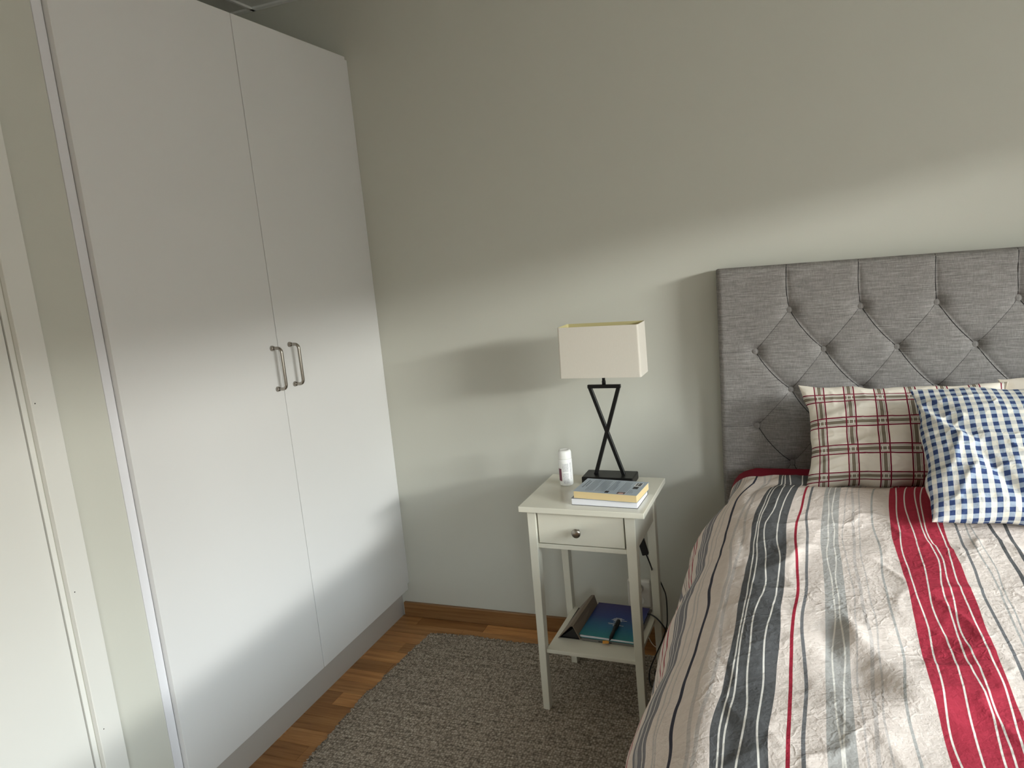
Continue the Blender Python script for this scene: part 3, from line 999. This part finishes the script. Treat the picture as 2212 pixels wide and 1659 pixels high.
# ================================================================== nightstand
NZ = 0.0095
ns = thing('nightstand', 'small off-white wooden nightstand with one drawer and a low shelf, beside the bed', 'nightstand', (0.732, -0.154, NZ), -0.0235)
H = 0.700 - NZ
def nbox(name, a0, a1, b0, b1, z0, z1, bev=0.0015, parent=None, mat=None, seg=2):
    return box(name, a0, a1, -b1, -b0, z0, z1, mat or M['stand'], parent or ns, bev=bev, seg=seg)
nbox('tabletop', 0, 0.395, 0, 0.334, H - 0.018, H, 0.0018)
def leg(at0, at1, ab0, ab1, bt0, bt1, bb0, bb1):
    bm = bmesh.new()
    prism(bm, [(ab0, -bb0, 0), (ab0, -bb1, 0), (ab1, -bb1, 0), (ab1, -bb0, 0)], [(at0, -bt0, H - 0.018), (at0, -bt1, H - 0.018), (at1, -bt1, H - 0.018), (at1, -bt0, H - 0.018)])
    return add('leg', tomesh(bm, 'leg', 0.0012, 1), M['stand'], ns)
FRT = 0.314   # front of the frame below the top
leg(0.020, 0.048, 0.028, 0.050, FRT - 0.036, FRT, 0.309, 0.337)
leg(0.330, 0.362, 0.344, 0.366, FRT - 0.036, FRT, 0.309, 0.335)
leg(0.022, 0.050, 0.034, 0.055, 0.012, 0.046, 0.022, 0.053)
leg(0.332, 0.362, 0.346, 0.368, 0.012, 0.046, 0.022, 0.056)
nbox('apron', 0.026, 0.034, 0.046, FRT - 0.036, 0.565 - NZ, H - 0.018)
nbox('apron', 0.350, 0.358, 0.046, FRT - 0.036, 0.565 - NZ, H - 0.018)
nbox('apron', 0.050, 0.332, 0.020, 0.028, 0.565 - NZ, H - 0.018)
nbox('rail', 0.046, 0.333, FRT - 0.030, FRT - 0.004, 0.558 - NZ, 0.5725 - NZ)
nbox('drawer_box', 0.055, 0.324, 0.040, FRT - 0.021, 0.578 - NZ, 0.665 - NZ, 0)
box('drawer_gap_shadow', 0.0485, 0.3295, -(FRT - 0.0205), -(FRT - 0.022), 0.573 - NZ, H - 0.0185, M['gap'], ns)  # dark sheet behind the drawer front, painting the shade in its gaps
dr = nbox('drawer', 0.0522, 0.3258, FRT - 0.020, FRT - 0.005, 0.5750 - NZ, 0.6780 - NZ, 0.0012)
kn = lathe('knob', [(0.0045, 0), (0.0045, 0.012), (0.006, 0.016), (0.0125, 0.020), (0.0145, 0.024), (0.0138, 0.027), (0.009, 0.029), (0.001, 0.0295)], M['metal'], dr, 28,
           (0.183, -(FRT - 0.005), 0.6235 - NZ), (math.pi / 2, 0, 0))
kn['label'] = 'round nickel knob'
nbox('shelf', 0.050, 0.346, 0.028, 0.322, 0.204 - NZ, 0.217 - NZ)

# ================================================================== on the nightstand
lamp = thing('table_lamp', 'table lamp with rectangular cream shade on crossed black metal frame', 'lamp', (0.955, -0.220, 0.700), -0.02)
box('base', -0.0865, 0.0865, -0.042, 0.042, 0.0, 0.027, M['blackmetal'], lamp, bev=0.004, seg=3)
def bar(name, p0, p1, wd_, dp):
    p0, p1 = Vector(p0), Vector(p1)
    bm = bmesh.new()
    hx = wd_ / 2
    prism(bm, [(p0.x - hx, p0.y - dp, p0.z), (p0.x + hx, p0.y - dp, p0.z), (p0.x + hx, p0.y + dp, p0.z), (p0.x - hx, p0.y + dp, p0.z)],
          [(p1.x - hx, p1.y - dp, p1.z), (p1.x + hx, p1.y - dp, p1.z), (p1.x + hx, p1.y + dp, p1.z), (p1.x - hx, p1.y + dp, p1.z)])
    return add(name, tomesh(bm, name, 0.0008, 1), M['blackmetal'], lamp)
bar('frame_bar', (-0.047, 0, 0.027), (0.047, 0, 0.3185), 0.0125, 0.0058)
bar('frame_bar', (0.047, 0, 0.027), (-0.047, 0, 0.3185), 0.0125, 0.0056)
box('crossbar', -0.0548, 0.0548, -0.0058, 0.0058, 0.3185, 0.3300, M['blackmetal'], lamp, bev=0.0008)
lathe('stem', [(0.0062, 0.330), (0.0062, 0.342), (0.0050, 0.344), (0.0050, 0.376), (0.014, 0.380), (0.014, 0.415), (0.012, 0.418)], M['blackmetal'], lamp, 20)
lathe('bulb', [(0.011, 0.417), (0.013, 0.425), (0.021, 0.440), (0.0235, 0.455), (0.021, 0.470), (0.012, 0.480), (0.001, 0.482)], M['bulb'], lamp, 24)
# shade: open rectangular drum with turned edges
def shade():
    bm = bmesh.new()
    W2, D2, z0, z1, th = 0.1300, 0.0520, 0.3655, 0.5290, 0.0016
    def ring(w2, d2, z):
        pts = []
        r = 0.006
        for (cx, cy, a0) in ((w2 - r, d2 - r, 0), (-w2 + r, d2 - r, 90), (-w2 + r, -d2 + r, 180), (w2 - r, -d2 + r, 270)):
            for i in range(5):
                a = math.radians(a0 + 22.5 * i)
                pts.append(bm.verts.new((cx + r * math.cos(a), cy + r * math.sin(a), z)))
        return pts
    o0, o1 = ring(W2 + 0.002, D2 + 0.002, z0), ring(W2, D2, z1)
    i1, i0 = ring(W2 - th, D2 - th, z1), ring(W2 - th + 0.002, D2 - th + 0.002, z0)
    n = len(o0)
    rings = [o0, o1, i1, i0, o0]
    for q in range(4):
        for i in range(n):
            j = (i + 1) % n
            f = bm.faces.new((rings[q][i], rings[q][j], rings[q + 1][j], rings[q + 1][i]))
            f.material_index = 1 if q == 2 else 0
    me = tomesh(bm, 'lamp_shade')
    o = add('lamp_shade', me, [M['shade'], M['shadein']], lamp, (0.008, -0.018, 0))
    # wire carrier inside
    ring_ = tube('shade_ring', [(0.020 * math.cos(a), 0.020 * math.sin(a), 0.395) for a in np.linspace(0, 2 * math.pi, 25)], 0.0012, M['metal'], o, 6)
    for s in (-1, 1):
        tube('shade_spoke', [(s * 0.020, 0, 0.395), (s * 0.1275, 0, 0.395)], 0.0012, M['metal'], o, 6)
shade()

# bottle
bt = thing('pill_bottle', 'white plastic tub with screw cap and printed label, left of the lamp', 'bottle', (0.8165, -0.2620, 0.7000), 0.0)
lathe('body', [(0.018, 0), (0.0215, 0.0015), (0.0226, 0.005), (0.0226, 0.086), (0.0222, 0.090), (0.0185, 0.092)], M['bottle'], bt, 40)
lathe('cap', [(0.0195, 0.0905), (0.0222, 0.0915), (0.0222, 0.095), (0.0220, 0.112), (0.0200, 0.118), (0.0150, 0.1215), (0.0125, 0.1205), (0.001, 0.1198)], M['bottle'], bt, 40)
def wrap_patch(name, a0, a1, z0, z1, r, mat, par):
    n = 14
    A_, Zz = np.meshgrid(np.linspace(math.radians(a0), math.radians(a1), n), np.array([z0, z1]))
    return grid(name, r * np.cos(A_), r * np.sin(A_), Zz, mat, par)
wrap_patch('label_text', -100, -48, 0.050, 0.078, 0.0228, M['label'], bt)
wrap_patch('label_text', -100, -48, 0.010, 0.046, 0.0228, M['label'], bt)
wrap_patch('label_text', -36, -20, 0.022, 0.080, 0.0228, M['label'], bt)
wrap_patch('label_picture', -160, -112, 0.018, 0.060, 0.0228, M['wine'], bt)

# books
def book(name, label, cx, cy, z0, z1, rz, Lx, Ly, cover, page, ct=0.0012, group=None, back='spine_back'):
    b = thing(name, label, 'book', (cx, cy, z0), rz, group)
    T = z1 - z0
    box('pages', 0.001, Lx - 0.001, 0.001, Ly - 0.002, ct, T - ct, page, b, bev=0.0004)
    boxes('cover', [(0, Lx, 0, Ly, 0, ct), (0, Lx, 0, Ly, T - ct, T), (0, Lx, Ly - 0.0012, Ly, ct, T - ct)], cover, b)
    return b, T
lb, T1 = book('lower_book', 'thick white-edged book lying under the grey-blue paperback', 0.8875, -0.4510, 0.7000, 0.7215, -0.052, 0.207, 0.130, M['darkcover'], M['whitepages'], 0.0010)
boxes('cover_print', [(0.012, 0.024, 0.001, 0.04, T1, T1 + 0.0003)], M['paperwhite'], lb)
ub, T2 = book('paperback', 'grey-blue paperback lying face down on top of the white-edged book', 0.8955, -0.4510, 0.7217, 0.7450, -0.105, 0.201, 0.126, M['bluecover'], M['creampages'], 0.0007)
ztop = T2 + 0.0002
def strips(name, lst, mat, par, th=0.0002):
    return boxes(name, [(a, b, c, d, ztop - 0.00015, ztop + th - 0.0001) for (a, b, c, d) in lst], mat, par)
lines = []
rl = random.Random(9)
def para(x0, n, pitch, ya, yb, hh=0.0010, last=0.6):
    for i in range(n):
        y_ = ya
        end = yb if i < n - 1 else ya + (yb - ya) * last
        while y_ < end:
            L = rl.uniform(0.004, 0.012)
            lines.append((x0 + i * pitch, x0 + i * pitch + hh, y_, min(y_ + L, end)))
            y_ += L + 0.0013
para(0.014, 1, 0.007, 0.040, 0.112, 0.0022, 1.0)
para(0.022, 1, 0.007, 0.050, 0.100, 0.0022, 1.0)
para(0.034, 5, 0.0052, 0.014, 0.116)
para(0.066, 6, 0.0052, 0.014, 0.116)
para(0.103, 4, 0.0052, 0.030, 0.112)
para(0.136, 6, 0.0047, 0.028, 0.112, 0.0009)
para(0.168, 3, 0.0055, 0.014, 0.044, 0.0007)
strips('printed_text', lines, M['ink'], ub)
strips('printed_box', [(0.098, 0.110, 0.006, 0.022)], M['inkblack'], ub)
strips('printed_box', [(0.170, 0.186, 0.056, 0.076)], M['inkblack'], ub)
strips('printed_photo', [(0.137, 0.162, 0.003, 0.021)], M['skinprint'], ub)
strips('printed_photo', [(0.1375, 0.1615, 0.015, 0.0205), (0.1375, 0.142, 0.0035, 0.015), (0.1575, 0.1615, 0.0035, 0.015)], M['darkcover'], ub, 0.0004)
strips('barcode', [(0.168, 0.190, 0.079, 0.112)], M['paperwhite'], ub)
strips('barcode', [(0.171 + 0.0008 * 0, 0.176, 0.082 + i * 0.0026, 0.0832 + i * 0.0026 + 0.0006 * (i % 3)) for i in range(11)] +
       [(0.178, 0.188, 0.082 + i * 0.0026, 0.0832 + i * 0.0026 + 0.0006 * ((i + 1) % 3)) for i in range(11)], M['inkblack'], ub, 0.0004)

# ================================================================== on the shelf
SZ = 0.2172
tb = thing('tablet_computer', 'grey tablet in a folded case, under the blue notebook on the shelf', 'tablet', (0.868, -0.404, SZ), -0.02)
box('shell', 0.004, 0.186, 0.0, 0.240, 0.0, 0.0085, M['tablet'], tb, bev=0.002, seg=2)
box('port', 0.060, 0.104, -0.0004, 0.001, 0.0030, 0.0060, M['caseinside'], tb)
def folded_case():
    bm = bmesh.new()
    L = 0.222
    def sec(y, x0, s=1.0):
        # tent of stiff panels: left base, ridge, fold, right base
        return [(-0.078 + x0, y, 0.0), (-0.034 + x0 * 0.8, y, 0.047 * s), (-0.022 + x0 * 0.8, y, 0.049 * s), (0.000, y, 0.005)]
    th = 0.0022
    s0, s1 = sec(-0.001, 0.0), sec(L, 0.012, 1.02)
    for i in range(3):
        a, b_ = s0[i], s0[i + 1]
        c_, d = s1[i], s1[i + 1]
        dn = lambda p: (p[0], p[1], max(p[2] - th, 0.0))
        inn = lambda p: (p[0] + (th if i == 0 else (-th if i == 2 else 0)), p[1], max(p[2] - th * 0.8, 0.0))
        prism(bm, [inn(a), inn(b_), inn(d), inn(c_)], [a, b_, d, c_])
    bmesh.ops.recalc_face_normals(bm, faces=bm.faces)
    o = add('case_cover', tomesh(bm, 'case_cover'), M['case'], tb)
    bm = bmesh.new()
    prism(bm, [(-0.074, 0.004, 0.0003), (-0.004, 0.004, 0.0003), (-0.004, 0.21, 0.0003), (-0.070, 0.21, 0.0003)],
          [(-0.074, 0.004, 0.0014), (-0.004, 0.004, 0.0014), (-0.004, 0.21, 0.0014), (-0.070, 0.21, 0.0014)])
    add('case_lining', tomesh(bm, 'case_lining'), M['caseinside'], tb)
    bm = bmesh.new()
    prism(bm, [(-0.068, 0.010, 0.0016), (-0.010, 0.010, 0.0016), (-0.026, 0.010, 0.034)], [(-0.062, 0.20, 0.0016), (-0.010, 0.20, 0.0016), (-0.022, 0.20, 0.034)])
    add('case_inside', tomesh(bm, 'case_inside'), M['caseinside'], tb)
folded_case()
nb = thing('notebook', 'notebook with blue to teal cover lying on the tablet on the shelf', 'notebook', (0.862, -0.398, SZ + 0.0087), -0.045)
box('pages', 0.002, 0.180, 0.002, 0.226, 0.0012, 0.0072, M['whitepages'], nb, bev=0.0004)
A_, B_ = np.meshgrid(np.linspace(0, 0.182, 24), np.linspace(0, 0.228, 20))
hh = 0.0078 + 0.0030 * (1 - A_ / 0.182) ** 2 * (1 - B_ / 0.228) + 0.0004 * (1 + np.sin(A_ * 30))
grid('front_cover', A_, B_, hh, M['notebook'], nb)
box('back_cover', 0, 0.182, 0, 0.228, 0.0, 0.0011, M['notebook'], nb)
box('binding', -0.0006, 0.0010, 0, 0.228, 0.0, 0.0085, M['notebook'], nb)
wavel = []
for i, (xo, L) in enumerate(((0.0, 0.022), (0.002, 0.036), (-0.003, 0.030), (0.005, 0.052), (0.001, 0.028), (0.003, 0.018), (0.0, 0.024), (0.004, 0.014), (-0.014, 0.026), (-0.004, 0.040), (0.010, 0.036), (0.002, 0.02))):
    yy = 0.132 - i * 0.0047
    wavel.append((0.098 + xo - L / 2, 0.098 + xo + L / 2, yy, yy + 0.0014, 0.00790 + 0.0008, 0.00790 + 0.0015))
wv = boxes('cover_print', wavel, M['paperwhite'], nb)
pen = thing('pen', 'short black pen lying on the blue notebook on the shelf', 'pen', (0.970, -0.424, SZ + 0.0238), rot=(math.radians(-89.2), 0, math.radians(-1)))
lathe('barrel', [(0.0012, 0.0), (0.0050, 0.016), (0.0058, 0.020), (0.0060, 0.045), (0.0056, 0.058), (0.0070, 0.068), (0.0078, 0.090), (0.0074, 0.120), (0.0040, 0.128)], M['blackplastic'], pen, 18)
box('clip', -0.0012, 0.0012, -0.0096, -0.0078, 0.078, 0.118, M['blackplastic'], pen)
rb = box('bookmark_ribbon', -0.010, 0.010, -0.012, 0.006, 0, 0.0006, M['orange'], None, loc=(0.953, -0.4085, SZ + 0.0090), rot=(math.radians(0), 0, 0.25))
tag(rb, 'small orange ribbon tab sticking out from under the notebook', 'bookmark')

# ================================================================== sockets and cables
so = thing('wall_socket', 'white double power socket on the wall behind the nightstand', 'socket', (0.982, YW, 0.199))
box('plate', -0.043, 0.043, -0.026, -0.0002, -0.052, 0.052, M['whiteplastic'], so, bev=0.006, seg=3)
for zz in (0.024, -0.024):
    lathe('socket_cup', [(0.0195, 0), (0.0195, 0.0012), (0.0175, 0.0012), (0.0170, 0.0004), (0.001, 0.0004)], M['whiteplastic'], so, 28, (-0.0, -0.0262, zz), (math.pi / 2, 0, 0))
pl = thing('charger_plug', 'white round plug pushed into the socket behind the nightstand leg', 'plug', (0.980, YW - 0.0280, 0.223))
lathe('plug_body', [(0.0165, 0.0), (0.0165, 0.018), (0.013, 0.026), (0.006, 0.034), (0.004, 0.042)], M['whiteplastic'], pl, 24, (0, 0, 0), (math.pi / 2, 0, 0))
wc = tube('white_cable', [(0.982, -0.058, 0.222), (0.985, -0.066, 0.19), (0.995, -0.045, 0.11), (1.005, -0.030, 0.055), (1.030, -0.040, 0.014), (1.070, -0.050, 0.005), (1.14, -0.060, 0.0045), (1.22, -0.075, 0.0045)],
          0.0014, M['whiteplastic'], None, 6, 8)
tag(wc, 'thin white cable lying on the floor along the skirting board', 'cable')

cs = thing('lamp_cord', 'black cord with a black inline switch hanging behind the right front nightstand leg', 'cord', (1.082, -0.330, 0.50))
sw = box('inline_switch', -0.0105, 0.0105, -0.008, 0.008, -0.002, 0.052, M['blackplastic'], cs, bev=0.0035, seg=3, rot=(0, math.radians(-14), 0))
def rel(pts):
    return [(p[0] - 1.082, p[1] + 0.330, p[2] - 0.50) for p in pts]
tube('cord', rel([(0.965, -0.172, 0.706), (0.968, -0.146, 0.701), (0.975, -0.141, 0.660), (1.01, -0.142, 0.60), (1.045, -0.150, 0.545), (1.060, -0.220, 0.535), (1.062, -0.300, 0.562), (1.070, -0.330, 0.547)]), 0.0023, M['blackplastic'], cs, 8, 8)
tube('cord', rel([(1.0835, -0.330, 0.500), (1.089, -0.310, 0.463), (1.086, -0.265, 0.421), (1.0745, -0.205, 0.388), (1.080, -0.158, 0.350), (1.097, -0.150, 0.302), (1.110, -0.170, 0.277), (1.118, -0.210, 0.230), (1.119, -0.240, 0.205),
                  (1.101, -0.240, 0.151), (1.082, -0.262, 0.110), (1.062, -0.262, 0.062), (1.052, -0.245, 0.022), (1.060, -0.278, 0.0140), (1.077, -0.303, 0.0132), (1.106, -0.310, 0.0132), (1.127, -0.275, 0.0132), (1.124, -0.230, 0.0132),
                  (1.093, -0.190, 0.0132), (1.068, -0.200, 0.0140), (1.071, -0.236, 0.0150), (1.104, -0.300, 0.0175), (1.135, -0.335, 0.0132), (1.20, -0.36, 0.0132)]), 0.0023, M['blackplastic'], cs, 8, 8)
cb = tube('charging_cable', [(1.036, -0.205, 0.2225), (1.060, -0.215, 0.232), (1.095, -0.240, 0.225), (1.123, -0.250, 0.186), (1.137, -0.285, 0.145), (1.132, -0.295, 0.097), (1.118, -0.275, 0.045), (1.110, -0.290, 0.0195),
                             (1.106, -0.330, 0.0145), (1.097, -0.389, 0.0145), (1.098, -0.450, 0.0145), (1.119, -0.480, 0.0145), (1.150, -0.510, 0.0145), (1.22, -0.53, 0.0145)], 0.0026, M['blackplastic'], None, 8, 8)
tag(cb, 'thicker black cable curving from the shelf down to the rug beside the bed', 'cable')
